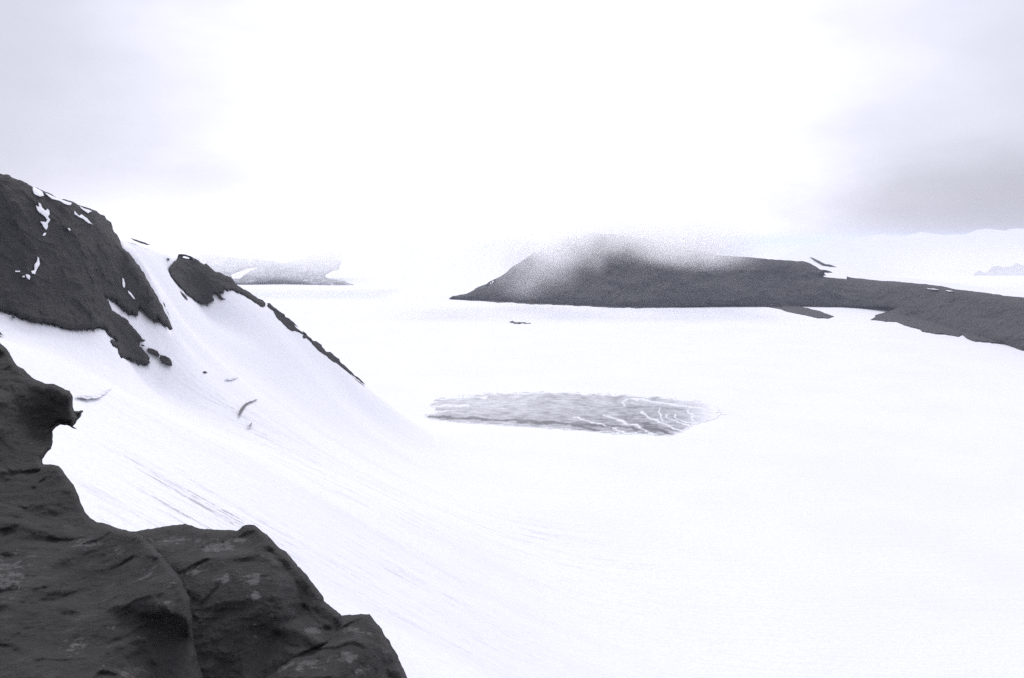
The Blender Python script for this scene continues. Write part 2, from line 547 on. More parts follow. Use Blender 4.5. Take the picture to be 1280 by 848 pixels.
# ------------------------------------------------------------------ cliff and outcrops on the hillside
CLIFF = [(0, 217), (8, 218), (15, 222), (24, 225), (31, 228), (38, 232), (41, 234), (50, 237), (57, 240), (66, 244), (80, 249), (90, 252), (97, 256), (103, 258), (110, 260), (116, 262.5),
         (121, 264), (125, 268), (131, 270), (134, 275), (139, 278), (141, 284), (142, 289), (146, 293), (149, 298), (152, 305), (155, 311), (161, 315), (166, 321), (170, 326), (177, 330),
         (180, 336), (184, 339), (187, 346), (191, 353), (196, 361), (199, 367), (201, 373), (206, 380), (207, 386), (212, 396), (215, 404), (217, 411), (216, 413.5), (211, 411), (206, 406),
         (200, 403), (196, 397), (198, 403), (190, 400), (184, 395), (180, 389), (176, 386), (174, 383.5), (172, 387), (173, 394), (169, 394), (163, 390), (161, 392), (156, 388), (149, 382),
         (144, 376), (138, 373), (131, 370.5), (134, 375), (137, 380), (140, 389), (142, 389), (150, 394), (157, 398), (162, 405), (169, 412), (174, 418), (178, 424), (182, 425), (180, 427),
         (174, 428), (174, 432), (178, 436), (182, 441), (187, 447), (186, 451), (188, 453), (184, 456), (178, 455), (167, 452), (160, 447), (156, 448), (149, 445), (146, 440), (148, 438),
         (146, 434), (142, 433), (139, 430), (137, 426), (141, 424), (144, 428), (146, 427), (144, 424), (138, 421), (133, 417), (133, 413), (129, 411), (124, 409), (120, 410), (110, 411),
         (103, 411), (98, 412), (92, 411), (82, 411), (74, 408), (68, 405), (63, 404), (58, 404), (50, 402), (44, 402), (37, 400), (32, 398), (24, 397), (21, 394), (14, 391), (6, 389), (0, 387),
         (-60, 365), (-140, 350), (-140, 168), (-60, 196)]


def cliff_relief(P):
    W = P + 6 * np.stack([fbm(P * 0.05 + 5, 3), fbm(P * 0.05 + 15, 3), fbm(P * 0.05 + 25, 3)], 1)
    return 2.0 * facets(W * 0.045, 3, 3.0) + 0.9 * facets(W * 0.14, 9, 3.5) + 2.2 * fbm(P * 0.04, 7, 0.62) + 0.7 * fbm(P * 0.15, 5, 0.6, True)


cliff = solid('rock_cliff', CLIFF, slope_depth, M_CLIFF, 1.0, 4.0, 12.0, 7.0, cliff_relief, amp=0.45, seg=2.5, seed=3,
              attrs={'pale': lambda u, v, P: 0.0 * u})
tag(cliff, 'large dark rock cliff at the left edge with small snow patches on it', 'cliff')


def cliff_front(off):
    def f(u, v):
        d = slope_depth(u, v)
        ins, dist, near = inside_dist(u, v, _cliff_out)
        prof = np.sqrt(np.clip(1 - (1 - np.clip(np.where(ins, dist, 0) / 7.0, 0, 1)) ** 2, 0, 1))
        P0 = np.stack([(u - U0) / F * d, d, (V0 - v) / F * d], 1)
        return d - (4.0 + cliff_relief(P0)) * prof - off
    return f


_cliff_out = [rough_outline(CLIFF, 2.5, 0.45, 3)]
PATCHES = [
    ([(41, 233.4), (48, 236.6), (53, 239.5), (55, 245), (50, 246), (43, 243), (41, 239)], 'small grey-white snow patch just under the cliff skyline, the leftmost there'),
    ([(56, 241), (66, 245.3), (78, 250), (90, 254), (88, 257), (80, 255), (74, 251), (65, 249), (60, 245)], 'long thin snow band just under the skyline of the cliff'),
    ([(99, 257.5), (106, 261), (115, 264), (110, 267), (104, 263)], 'short snow wedge under the skyline near the rounded cliff top'),
    ([(48, 253), (51, 255), (53, 260), (57, 264), (59, 261), (62, 264), (62, 268), (60, 271), (63, 275), (60, 279), (60, 284), (58, 288), (55, 285), (53, 281), (50, 277), (57, 278), (59, 275),
      (56, 271), (49, 266), (46, 262), (45, 257), (49, 259)], 'largest ragged white snow patch high on the dark cliff'),
    ([(93, 263), (96, 267), (99, 270), (102, 268), (109, 273), (116, 281), (110, 279), (104, 274), (98, 271), (93, 268)], 'slanting white snow streak on the upper right of the cliff'),
    ([(53, 295), (55, 291.5), (58, 291), (57, 294), (55, 295)], 'tiny snow fleck just below the largest snow patch'),
    ([(47, 321), (49, 323), (50, 330), (46, 337), (44, 343), (40, 342), (39, 339), (43, 338), (43, 331), (46, 327)], 'narrow upright snow patch in the middle of the dark cliff'),
    ([(32, 343), (37, 344), (38, 346), (37, 350), (33, 347)], 'small snow fleck below left of the narrow upright patch'),
    ([(19, 338.6), (25, 338.6), (25, 340.4), (19, 340.4)], 'thin level snow fleck nearest the left edge of the picture'),
    ([(153, 347), (155, 349), (156.5, 355), (156, 360), (154, 359), (153, 352)], 'thin upright snow sliver on the lower right part of the cliff'),
    ([(159.5, 362.5), (164, 366.5), (169, 374), (167, 374), (161, 367)], 'faint diagonal snow line low on the right of the cliff'),
    ([(84.5, 285.5), (87, 285.5), (88.5, 288), (86, 288.5)], 'tiny snow dot alone on the bare middle of the upper cliff'),
    ([(28, 345), (31, 345), (31, 347), (28, 347)], 'tiniest snow dot left of the small fleck on the cliff'),
]
for i, (pl, lab) in enumerate(PATCHES):
    o = solid('snow_patch', pl, cliff_front(0.7), M_SNOWP, 0.5, 0.5, 2.0, 1.5, amp=0.25, seg=2.5, seed=40 + i)
    tag(o, lab, 'snow patch', 'snow patches lying on the dark cliff')

OUT2 = [(222, 321), (223.5, 317.8), (234, 319), (241, 322), (247, 325), (250, 328), (255, 331), (258, 329.5), (262, 333), (266, 337), (270, 340), (275, 340.5), (279, 343), (284, 345),
        (289, 347), (293, 352), (296, 356), (302, 360), (308, 363), (315, 368), (322, 373), (328, 375), (332, 379), (331, 383), (326, 384), (322, 381), (315, 376), (307, 371), (300, 367),
        (292, 364), (288, 362), (286, 363.5), (280, 361.5), (279.5, 364), (280, 367), (274, 366.5), (277, 371), (283, 374.5), (277, 375.5), (273, 372), (271, 368), (266, 367), (266, 372),
        (268, 376), (264, 377), (260, 380), (255, 381), (251, 379), (244, 376), (238, 371), (233, 368), (230, 363), (225, 359), (221, 354), (216, 348), (213, 344), (212, 340), (211, 335),
        (214, 331), (217, 327), (221, 325)]


def out_relief(P):
    return 1.2 * facets(P * 0.08, 5, 3.0) + 1.3 * fbm(P * 0.08, 5, 0.55, True)


o = solid('rock_outcrop', OUT2, slope_depth, M_CLIFF, 0.8, 3.0, 7.0, 5.0, out_relief, holes=[[(225, 319.4), (231, 320.6), (239, 324.3), (233, 323.4), (228, 322)]], amp=0.4, seg=2.5, seed=8,
          attrs={'pale': lambda u, v, P: 0.0 * u})
tag(o, 'broad dark rock outcrop on the snow ridge right of the big cliff', 'rock outcrop')
OUT3 = [(334, 379), (337, 379), (342, 384), (349, 389), (356, 393.5), (357, 396.5), (362, 398.5), (368, 404), (373, 409.5), (380, 415), (386, 421), (391, 426), (395, 426.5), (402, 431),
        (405, 436), (408, 440), (413, 440), (417, 444), (424, 448.5), (425, 452), (431, 457), (437, 463), (446, 471), (455, 479), (458.5, 481.8), (455, 480.5), (446, 474), (437, 467.5),
        (428, 461), (418, 453.5), (406, 444), (400, 440), (393, 433), (388, 427), (383, 423), (379, 424), (377, 420), (380, 419), (375, 416.5), (369, 414), (365, 414), (360, 411), (353, 404),
        (346, 398), (343, 393), (342, 389), (336, 385), (334, 383)]
o = solid('rock_rib', OUT3, slope_depth, M_CLIFF, 0.6, 1.6, 4.0, 2.5, lambda P: 0.8 * fbm(P * 0.15, 4, 0.55, True), holes=[[(367, 407.5), (374, 412.5), (380, 417), (385, 421.3), (384, 420), (377, 412.5), (369, 407)]],
          amp=0.3, seg=2.0, seed=9, attrs={'pale': lambda u, v, P: 0.0 * u})
tag(o, 'narrow dark rock rib running down the snow ridge to a sharp point', 'rock rib')

SMALL = [
    ([(185, 435), (190, 436), (197, 439), (200, 444), (197, 447), (191, 443), (187, 442), (184, 439)], 'flat dark rock in snow at the cliff foot, the left of two touching rocks'),
    ([(200, 444), (207, 445), (212, 448), (215, 453), (215, 458), (209, 457), (203, 454), (200, 449)], 'rounded dark rock in snow at the cliff foot, the right of two touching rocks'),
    ([(176, 430.5), (180, 431.5), (181.5, 433.3), (178, 433)], 'tiny dark stone in the snow notch beside the cliff tongue'),
    ([(14, 394), (17, 395), (19, 398), (16, 397.6)], 'tiny dark stone in snow just under the cliff near the left edge'),
    ([(-6, 412), (0, 415), (4.5, 420), (0, 418.4), (-6, 416)], 'dark stone sliver cut by the left edge of the picture'),
    ([(162, 297.6), (170, 299.6), (180, 303.2), (188.5, 306.3), (184, 306.6), (176, 304.2), (168, 301.2)], 'thin dark rock sliver on the snow skyline between cliff and outcrop'),
    ([(208.6, 323), (211, 322.8), (212.5, 325), (210, 326)], 'dark dot of rock in snow left of the broad outcrop'),
    ([(225, 363), (229, 367), (233, 371), (236, 375), (232, 374), (228, 369)], 'narrow dark stone lying under the left side of the broad outcrop'),
    ([(253.6, 465), (256, 464), (259.5, 465.4), (256, 467)], 'small dark stone alone on the open snow slope'),
]
for i, (pl, lab) in enumerate(SMALL):
    o = solid('stone', pl, lambda u, v: slope_depth(u, v) - 2.0, M_CLIFF, 0.5, 0.8, 1.6, 1.5, lambda P: 0.3 * fbm(P * 0.4, 3), amp=0.25, seg=2.0, seed=70 + i, attrs={'pale': lambda u, v, P: 0.0 * u})
    tag(o, lab, 'rock', 'small rocks in the snow of the hillside')

SHADE_SLIVERS = [  # thin slivers on the snow, no slot is cut; their colour carries the shade
    ([(297, 519.8), (299.5, 513), (303.5, 507.5), (307.5, 504), (313, 501.8), (323, 499.2), (315, 502.8), (309.5, 505.6), (305, 511.5), (300, 518.8)], M_CRACK_SHADE, 'dark curved crack with painted shade in the middle of the snow slope'),
    ([(308, 533.2), (312, 532), (314, 528.5), (315, 529), (313, 533)], M_CRACK_SHADE, 'tiny dark crack with painted shade just below the curved crack'),
    ([(280, 475), (286, 473.6), (292, 473), (299, 471.6), (292, 474.4), (286, 475.2)], M_FAINT_SHADE, 'faint grey painted shade of a crack above the curved crack on the slope'),
    ([(91, 494.4), (100, 495), (108, 494.6), (118, 495), (126, 492), (134, 487.6), (140, 486.6), (133, 491.5), (124, 497.4), (110, 499.2), (98, 497)], M_FAINT_SHADE, 'soft grey painted shade of a hollow in the snow beside the overhanging rock nose'),
]
for i, (pl, mt, lab) in enumerate(SHADE_SLIVERS):
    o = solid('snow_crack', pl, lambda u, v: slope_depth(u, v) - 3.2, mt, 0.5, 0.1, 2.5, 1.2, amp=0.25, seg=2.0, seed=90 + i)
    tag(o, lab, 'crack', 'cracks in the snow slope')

# ------------------------------------------------------------------ the ground: glacier and hillside as one sheet to the horizon
az = np.concatenate([np.arange(-180, -36, 3.0), np.arange(-36, 36, 0.125), np.arange(36, 180, 3.0)])
az = np.radians(az)
rr = np.concatenate([[0.0], np.geomspace(3, 200, 130), np.geomspace(202, 900, 330), np.geomspace(910, 50000, 150)])
R_, A_ = np.meshgrid(rr, az, indexing='ij')
X_, Y_ = R_ * np.sin(A_), R_ * np.cos(A_)
Z_ = H(X_.ravel(), Y_.ravel())
Pg = np.stack([X_.ravel(), Y_.ravel(), Z_], 1)
und = fbm(Pg * np.array([0.012, 0.02, 0]) + 3, 3) * 0.8 * sstep(Pg[:, 2], -149, -130)
Pg[:, 2] += und
# bedrock under the outcrops lies a little lower than the snow around them
for outl, dep in ((CLIFF, 7.0), (OUT2, 4.0)):
    yy = np.maximum(Pg[:, 1], 1.0); gu = Pg[:, 0] / yy * F + U0; gv = V0 - Pg[:, 2] / yy * F
    q = (Pg[:, 1] > 250) & (Pg[:, 1] < 720) & (gu > -145) & (gu < 340) & (gv > 160) & (gv < 470)
    ins, dist, near = inside_dist(gu[q], gv[q], [np.array(outl, float)])
    Pg[q, 2] -= np.where(ins, dep * sstep(dist, 0.0, 5.0), 0.0)
nr, nc = R_.shape
I_ = np.arange(nr * nc).reshape(nr, nc)
J_ = np.concatenate([I_, I_[:, :1]], axis=1)
ground = mesh_obj('glacier', Pg, np.stack([J_[:-1, :-1], J_[:-1, 1:], J_[1:, 1:], J_[1:, :-1]], -1).reshape(-1, 4)[:, ::-1], M_SNOW)
tag(ground, 'white snow covered glacier with the snow slope falling to it from the left', kind='structure')

# ------------------------------------------------------------------ bare ice patch and nunatak on the glacier
ICE = [(527, 520), (545, 514), (534, 505), (545, 499), (575, 494), (600, 491.5), (650, 489.5), (700, 490.5), (750, 491), (800, 494), (850, 498), (895, 503), (908, 517), (898, 524), (870, 531),
       (853, 541), (838, 546), (812, 544), (790, 543), (760, 542), (740, 539.5), (700, 536.5), (650, 533.5), (620, 531.5), (580, 529.3), (550, 526), (536, 523)]
DARK = [([(538, 521), (560, 522.3), (600, 524), (640, 526), (680, 528), (720, 530.5), (745, 531.5), (762, 535)], 1.8, 1.0), ([(757, 532), (775, 532.6), (785, 535), (797, 538)], 1.6, 1.1),
        ([(806, 535), (820, 536.5), (834, 541)], 1.8, 1.1), ([(715, 531), (735, 535), (754, 539.5)], 1.6, 0.7), ([(829, 535), (840, 537), (849, 540.5)], 1.0, 0.7),
        ([(765, 501), (790, 508), (830, 510), (858, 513)], 2.4, 0.22), ([(660, 504), (700, 504), (740, 506)], 2.4, 0.2), ([(775, 520), (800, 530), (820, 532)], 4.0, 0.3)]
WHITE = [([(716, 522), (735, 526.5), (752, 530.5), (765, 535.5), (782, 541)], 1.5), ([(755, 518.5), (775, 526), (795, 532), (806, 538), (815, 543)], 2.2), ([(826, 509.5), (822, 515), (824, 520), (829, 525)], 1.6),
         ([(801, 515), (815, 524), (830, 529), (840, 534), (862, 541)], 2.2), ([(781, 507), (782, 499.5), (800, 499), (823, 503), (845, 507), (880, 512)], 2.2), ([(859, 512), (866, 519), (868, 528)], 1.8),
         ([(833, 520), (843, 527), (858, 532), (872, 537)], 1.8), ([(844, 520), (852, 526), (868, 531)], 1.3), ([(532, 509), (560, 508), (585, 506.5)], 2.0), ([(540, 515), (565, 512.5)], 1.2), ([(560, 497), (590, 496.5), (608, 498)], 1.5),
         ([(745, 540), (775, 540.8), (800, 542)], 1.0)]


def seg_dist(u, v, line):
    L = np.array(line, float); best = np.full(len(u), 1e9)
    for a, b in zip(L[:-1], L[1:]):
        ab = b - a; t = np.clip(((u - a[0]) * ab[0] + (v - a[1]) * ab[1]) / (ab @ ab), 0, 1)
        best = np.minimum(best, np.hypot(u - a[0] - t * ab[0], (v - a[1] - t * ab[1]) * 1.3))
    return best


def ice_grey(u, v, P):
    w1 = fbm(np.stack([u * 0.06, v * 0.15, 0 * u + 9], 1), 3); w2 = fbm(np.stack([u * 0.06, v * 0.15, 0 * u + 29], 1), 3)
    uu, vv = u + 7 * w1, v + 3.5 * w2
    Q = np.stack([u * 0.03, v * 0.13, 0 * u], 1)
    n = fbm(Q, 5, 0.6); n2 = fbm(np.stack([u * 0.08, v * 0.45, 0 * u + 3], 1), 4, 0.6)
    ins, dist, near = inside_dist(u, v, [np.array(ICE, float)])
    e = np.clip(dist / np.where((v > 520) & (u < 770), 2.0, 6.0), 0, 1)
    n3 = fbm(np.stack([u * 0.05 + 0.1 * w2, v * 1.1 + u * 0.03, 0 * u + 13], 1), 4, 0.7)
    g = 0.47 + 0.3 * n + 0.34 * n2 + 0.34 * n3 + 0.10 * sstep(u, 600, 760)
    g = g + 0.12 * sstep(v, 505, 522) - 0.12 * sstep(u, 800, 900)
    for ln, wd, a in DARK:
        g = g + a * 0.6 * np.exp(-(seg_dist(uu, vv, ln) / wd) ** 2)
    for ln, wd in WHITE:
        wob = 1.0 + 1.6 * n2
        g = g * (1 - np.clip(0.8 + 1.3 * n3, 0.25, 1) * np.exp(-(seg_dist(uu, vv, ln) / np.maximum(wd * wob * 0.62, 0.25)) ** 3))
    g = g * sstep(e + 1.1 * (n2 + 0.5 * n3) * (1 - e) + 0.25 * n, 0.12, 0.55)
    g = g * (1 - sstep(u + 35 * n2, 845, 905) * 0.9)
    return np.clip(g, 0, 1)


ice = solid('bare_ice', ICE, lambda u, v: plane_depth(v, 0.15), M_ICE, 0.6, 0.6, 8.0, 26.0,
            lambda P: 1.0 * fbm(P * np.array([0.02, 0.03, 0.02]), 4), amp=0.5, seg=4, seed=12, attrs={'grey': ice_grey}, smooth=False)
# where the ice runs out under the snow its sheet ends in a ragged edge
_bm = bmesh.new(); _bm.from_mesh(ice.data)
_gv = np.empty(len(ice.data.vertices), dtype=np.float32); ice.data.attributes['grey'].data.foreach_get('value', _gv)
_bm.faces.ensure_lookup_table()
bmesh.ops.delete(_bm, geom=[f for f in _bm.faces if max(_gv[v.index] for v in f.verts) < 0.07], context='FACES')
_bm.to_mesh(ice.data); _bm.free()
tag(ice, 'grey streaked patch of bare ice with white snow veins in the middle of the glacier', 'ice patch')
nun = solid('rock_ledge', [(634.5, 402.6), (639, 401.6), (643, 402.6), (650, 402.8), (657, 403.4), (663.5, 403.6), (663, 405), (656, 404.9), (650, 405.4), (645, 405), (640, 403.8)],
            lambda u, v: plane_depth(v, 0.3), M_MOUNT, 0.5, 1.0, 5.0, 1.5, amp=0.4, seg=2.0, seed=13, attrs={'pale': lambda u, v, P: 0 * u})
tag(nun, 'thin dark line of rock alone on the white glacier in front of the mountain', 'rock')

# ------------------------------------------------------------------ the dark mountain across the glacier
MOUNT = [(561, 373.4), (566, 370), (572, 369.5), (580, 368), (586, 366), (592, 363), (594, 361), (600, 358), (608, 355.5), (612, 352), (622, 347.5), (630, 343), (640, 334), (655, 325), (670, 315), (690, 305),
         (710, 297), (740, 291), (770, 293), (800, 297), (830, 303), (850, 309), (880, 316), (905, 320), (925, 321), (935, 321.5), (950, 323), (970, 325), (990, 326), (1003, 326.5), (1014, 330),
         (1021, 334), (1025, 337), (1035, 338.5), (1042, 341.4), (1035, 341.4), (1028, 341), (1033, 344.5), (1025, 345.5), (1032, 346.5), (1045, 348), (1060, 349.5), (1058, 345.5), (1070, 348),
         (1095, 350.5), (1108, 351.5), (1130, 353), (1150, 355), (1165, 356.5), (1180, 358.5), (1195, 362), (1215, 364), (1235, 366.5), (1250, 368.5), (1280, 372), (1450, 388), (1450, 480), (1280, 438.5),
         (1270, 435.5), (1258, 431), (1255, 430), (1240, 429), (1236, 428), (1215, 426), (1208, 423), (1203, 418.5), (1198, 421), (1185, 419), (1175, 418), (1153, 415), (1150, 412), (1135, 408),
         (1120, 402.5), (1110, 402), (1100, 401), (1088, 400), (1095, 396), (1094, 394), (1105, 391), (1119, 386.5), (1112, 384), (1080, 383.4), (1040, 383), (1015, 382.4), (988, 381), (1000, 383),
         (1010, 385), (1025, 389), (1035, 393), (1043, 396), (1035, 398.5), (1022, 398), (1005, 394), (990, 391), (975, 386.5), (950, 383), (932, 382), (920, 381), (905, 382), (892, 381.5),
         (886, 379), (884, 380), (888, 382.8), (880, 383.5), (860, 383.2), (845, 384), (800, 385.5), (760, 384.5), (700, 381.5), (640, 378), (600, 376), (575, 374.7)]
_bu = [500, 565, 800, 990, 1110, 1150, 1280, 1450]; _bv = [372, 374, 385, 383, 385, 400, 437, 480]
_ku = [500, 600, 800, 1000, 1150, 1280, 1450]; _kv = [3.5, 3.2, 3.0, 3.0, 2.4, 2.0, 1.6]


def mount_depth(u, v):
    vb = sum(np.interp(u + du, _bu, _bv) for du in (-60, -40, -20, 0, 20, 40, 60)) / 7.0
    return np.where(v > vb, plane_depth(v, 0.5), plane_depth(vb, 0.5) + np.interp(u, _ku, _kv) * (vb - v))


mount = solid('mountain', MOUNT, mount_depth, M_MOUNT, 1.1, 14.0, 300.0, 14.0,
              lambda P: 24 * fbm(P * np.array([0.010, 0.004, 0.014]), 7, 0.6, True), holes=[[(608, 357.5), (612, 354), (621, 349.5), (617, 353.5), (611, 357)]], amp=0.4, seg=4.0, seed=21,
              attrs={'pale': lambda u, v, P: 0 * u})
tag(mount, 'long dark bare mountain across the glacier with its top in cloud', 'mountain', kind='structure')
for i, (pl, lab) in enumerate([([(1158, 360.3), (1166, 360.8), (1176, 362.2), (1168, 362.2), (1160, 361.4)], 'thin snow streak near the top of the dark mountain at right'),
                               ([(1181, 362.9), (1187, 363.2), (1193, 364.6), (1186, 364.5)], 'shorter snow streak beside it, further right on the dark mountain')]):
    o = solid('snow_streak', pl, lambda u, v: mount_depth(u, v) - 32, M_SNOWP, 0.5, 0.0, 40.0, 1.5, amp=0.2, seg=3, seed=30 + i, smooth=False)
    tag(o, lab, 'snow patch', 'snow streaks on the far mountain')

bank = solid('snow_bank', [(985, 345), (992, 322), (1003, 318.5), (1013, 320), (1030, 326), (1048, 332), (1075, 339), (1100, 344), (1150, 349), (1180, 352), (1220, 358), (1290, 368), (1450, 384), (1450, 400),
             (1280, 390), (1100, 365), (1000, 355)], lambda u, v: 2620 + (350 - v) * 16, M_SNOWP, 2.0, 0, 200, 30, lambda P: 0 * P[:, 0], amp=0.3, seg=5, seed=33, smooth=False)
tag(bank, 'pale snow bank along the top of the dark mountain', kind='structure')
o = solid('rock_sliver', [(1011, 320.3), (1020, 324.5), (1028, 328.6), (1037, 330.8), (1046, 333.6), (1036, 332.4), (1027, 330.8), (1019, 326)], lambda u, v: 2600 + (350 - v) * 16, M_MOUNT, 0.5, 6, 30, 1.5,
          amp=0.3, seg=3, seed=34, attrs={'pale': lambda u, v, P: 0 * u})
tag(o, 'slim dark rock sliver in the snow just above the mountain crest', 'rock')

# ------------------------------------------------------------------ far hills
_R = lambda s: (lambda P: s * fbm(P * 0.003, 5, 0.55, True))
o = solid('snow_hill', [(930, 345), (975, 322), (1000, 311), (1030, 303), (1052, 297), (1075, 298), (1100, 293), (1128, 295), (1150, 290), (1180, 294), (1210, 292), (1232, 286), (1255, 289), (1290, 283), (1400, 280), (1600, 270), (1600, 420), (930, 420)],
          lambda u, v: 4200 + (345 - v) * 22, M_SNOWP, 3, 0, 500, 40, lambda P: 0 * P[:, 0], amp=1.0, seg=8, seed=50, smooth=False)
tag(o, 'white snow covered hills far behind the right end of the mountain', kind='structure')
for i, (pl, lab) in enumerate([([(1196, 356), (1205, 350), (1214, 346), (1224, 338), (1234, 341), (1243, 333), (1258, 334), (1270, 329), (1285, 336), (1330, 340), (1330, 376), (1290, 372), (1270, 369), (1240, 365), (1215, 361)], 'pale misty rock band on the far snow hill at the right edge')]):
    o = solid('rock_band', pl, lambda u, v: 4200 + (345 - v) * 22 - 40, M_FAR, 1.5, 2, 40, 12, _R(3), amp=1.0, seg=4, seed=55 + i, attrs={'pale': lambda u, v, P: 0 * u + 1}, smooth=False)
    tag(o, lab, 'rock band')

FARH = [(200, 330), (240, 321), (256, 319), (268, 318), (280, 321), (300, 323), (318, 323), (340, 326), (360, 329), (375, 325), (390, 318), (405, 312), (425, 314), (428, 326), (423, 338), (412, 341),
        (404, 346), (415, 350), (430, 351.5), (438, 355), (447, 359.5), (448, 361.5), (438, 360.8), (436, 361.6), (425, 361.8), (412, 360), (402, 356.5), (385, 355), (370, 353), (345, 351.3), (330, 353.2),
        (300, 353.8), (285, 352), (200, 352)]
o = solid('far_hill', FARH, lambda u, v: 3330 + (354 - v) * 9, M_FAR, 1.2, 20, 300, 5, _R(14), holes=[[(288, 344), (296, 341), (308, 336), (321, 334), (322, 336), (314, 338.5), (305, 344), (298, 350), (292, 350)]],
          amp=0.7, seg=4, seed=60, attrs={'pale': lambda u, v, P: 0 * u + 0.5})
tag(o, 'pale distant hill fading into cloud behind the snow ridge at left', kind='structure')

# ------------------------------------------------------------------ foreground crag: four rock blocks
def fit_depth(ctl, lam=1e-3):
    C = np.array(ctl, float); P = C[:, :2] / 100.0; W = tps_fit(P, C[:, 2], lam)

    def f(u, v):
        x, y = u / 100.0, v / 100.0
        out = W[len(P)] + W[len(P) + 1] * x + W[len(P) + 2] * y
        for i in range(len(P)):
            r2 = (x - P[i, 0]) ** 2 + (y - P[i, 1]) ** 2
            out = out + W[i] * 0.5 * r2 * np.log(r2 + 1e-12)
        return out
    return f


def blobs(spots, base=0.0):
    def f(u, v, P):
        a = base + 0 * u
        for (cu, cv, ru, rv, s) in spots:
            a = np.maximum(a, s * np.exp(-(((u - cu) / ru) ** 2 + ((v - cv) / rv) ** 2)))
        return a
    return f


def crag(seed, big=0.35, small=0.1):
    def f(P):
        S = P * np.array([1.0, 1.0, 1.9])
        W = P + 0.35 * np.stack([fbm(P * 0.9 + 5, 4), fbm(P * 0.9 + 15, 4), fbm(P * 0.9 + 25, 4)], 1)
        bed = fbm(W * np.array([0.35, 0.35, 2.6]) + seed, 4, 0.5)
        return 0.44 * facets(W * np.array([0.5, 0.5, 0.8]) + 0.3, seed, 3.5) + 0.085 * facets(W * np.array([1.7, 1.7, 2.6]), seed + 4, 3.5) + 0.014 * facets(P * np.array([5., 5., 8.]), seed + 6, 4.0) + 0.04 * np.tanh(3.5 * bed) + 0.15 * fbm(P * 0.7, 8, 0.6) + 0.012 * fbm(P * 6.0, 4, 0.6, True)
    return f


B = [(-220, 250), (-60, 360), (-10, 415), (0, 429), (5, 433), (12, 441), (16, 449), (21, 457), (29, 461), (40, 472), (52, 477.5), (60, 480), (67, 480), (76, 484), (87, 488.5), (88, 491), (91, 496), (91, 509),
     (93, 515), (97, 522), (93, 530), (91, 532), (84, 531.5), (75, 531), (70, 534), (65.5, 539), (66, 546), (66, 552), (64, 561), (58, 567), (53, 574), (53, 580.5), (66, 581), (73, 582.5), (79, 589), (85, 598),
     (92, 606), (98, 619), (102, 631), (106, 640), (113, 648), (121, 653), (136, 656), (148, 661), (166, 664.5), (178, 668),
     (192, 682), (207, 700), (225, 722), (238, 748), (241, 775), (243, 800), (250, 830), (262, 860), (300, 950), (330, 1050), (-220, 1050)]
C = [(120, 700), (150, 668), (166, 664.5), (180, 662.5), (200, 659.5), (216, 656.5), (232, 654.7), (240, 657), (250, 661), (262, 661.6), (285, 662.5), (296, 664), (303, 658), (311, 656), (318, 656.5), (328, 665),
     (338, 673), (346, 682), (358, 690), (366, 700), (372, 708), (383, 718), (391, 729), (398, 738), (404, 746), (405, 752), (412, 757), (420, 763), (426, 768), (431, 780), (426, 796), (410, 808), (385, 818), (360, 835),
     (335, 860), (310, 900), (300, 1050), (150, 1050), (120, 850)]
Dd = [(330, 760), (400, 760), (418, 768), (428, 769.5), (440, 769), (455, 768), (462, 767.8), (466, 773), (474, 782), (479, 791), (487, 801), (494, 814), (498, 823), (503, 834), (510, 849), (530, 900), (560, 960), (600, 1050), (280, 1050), (300, 850)]
dB = fit_depth([(-220, 250, 17), (0, 430, 15.5), (90, 490, 14.4), (95, 525, 14.2), (65, 545, 14.2), (50, 578, 13.2), (0, 500, 14.0), (0, 560, 13.2), (-220, 600, 12.8), (-220, 450, 15), (70, 584, 12.6), (105, 640, 11.8), (165, 664, 11.0),
                (0, 640, 11.4), (0, 700, 10.4), (100, 760, 9.4), (205, 700, 10.0), (240, 770, 9.3), (0, 848, 8.0), (150, 848, 8.1), (250, 848, 8.8), (0, 1050, 6.0), (300, 1050, 7.2), (-220, 1050, 5.5)], 3e-3)
dC = fit_depth([(150, 668, 11.6), (230, 655, 11.8), (312, 656, 11.2), (296, 664, 11.2), (260, 680, 10.9), (250, 720, 10.2), (330, 730, 9.9), (404, 748, 10.1), (426, 768, 10.0), (300, 800, 9.4), (430, 795, 9.8), (380, 820, 9.3), (260, 900, 8.8), (250, 1050, 7.8)])
dDf = fit_depth([(330, 760, 10.6), (425, 768, 10.5), (462, 768, 10.2), (440, 800, 9.7), (500, 830, 9.9), (400, 850, 9.1), (510, 850, 9.8), (420, 950, 8.4), (560, 960, 9.2), (400, 1050, 7.8), (600, 1050, 8.8)])
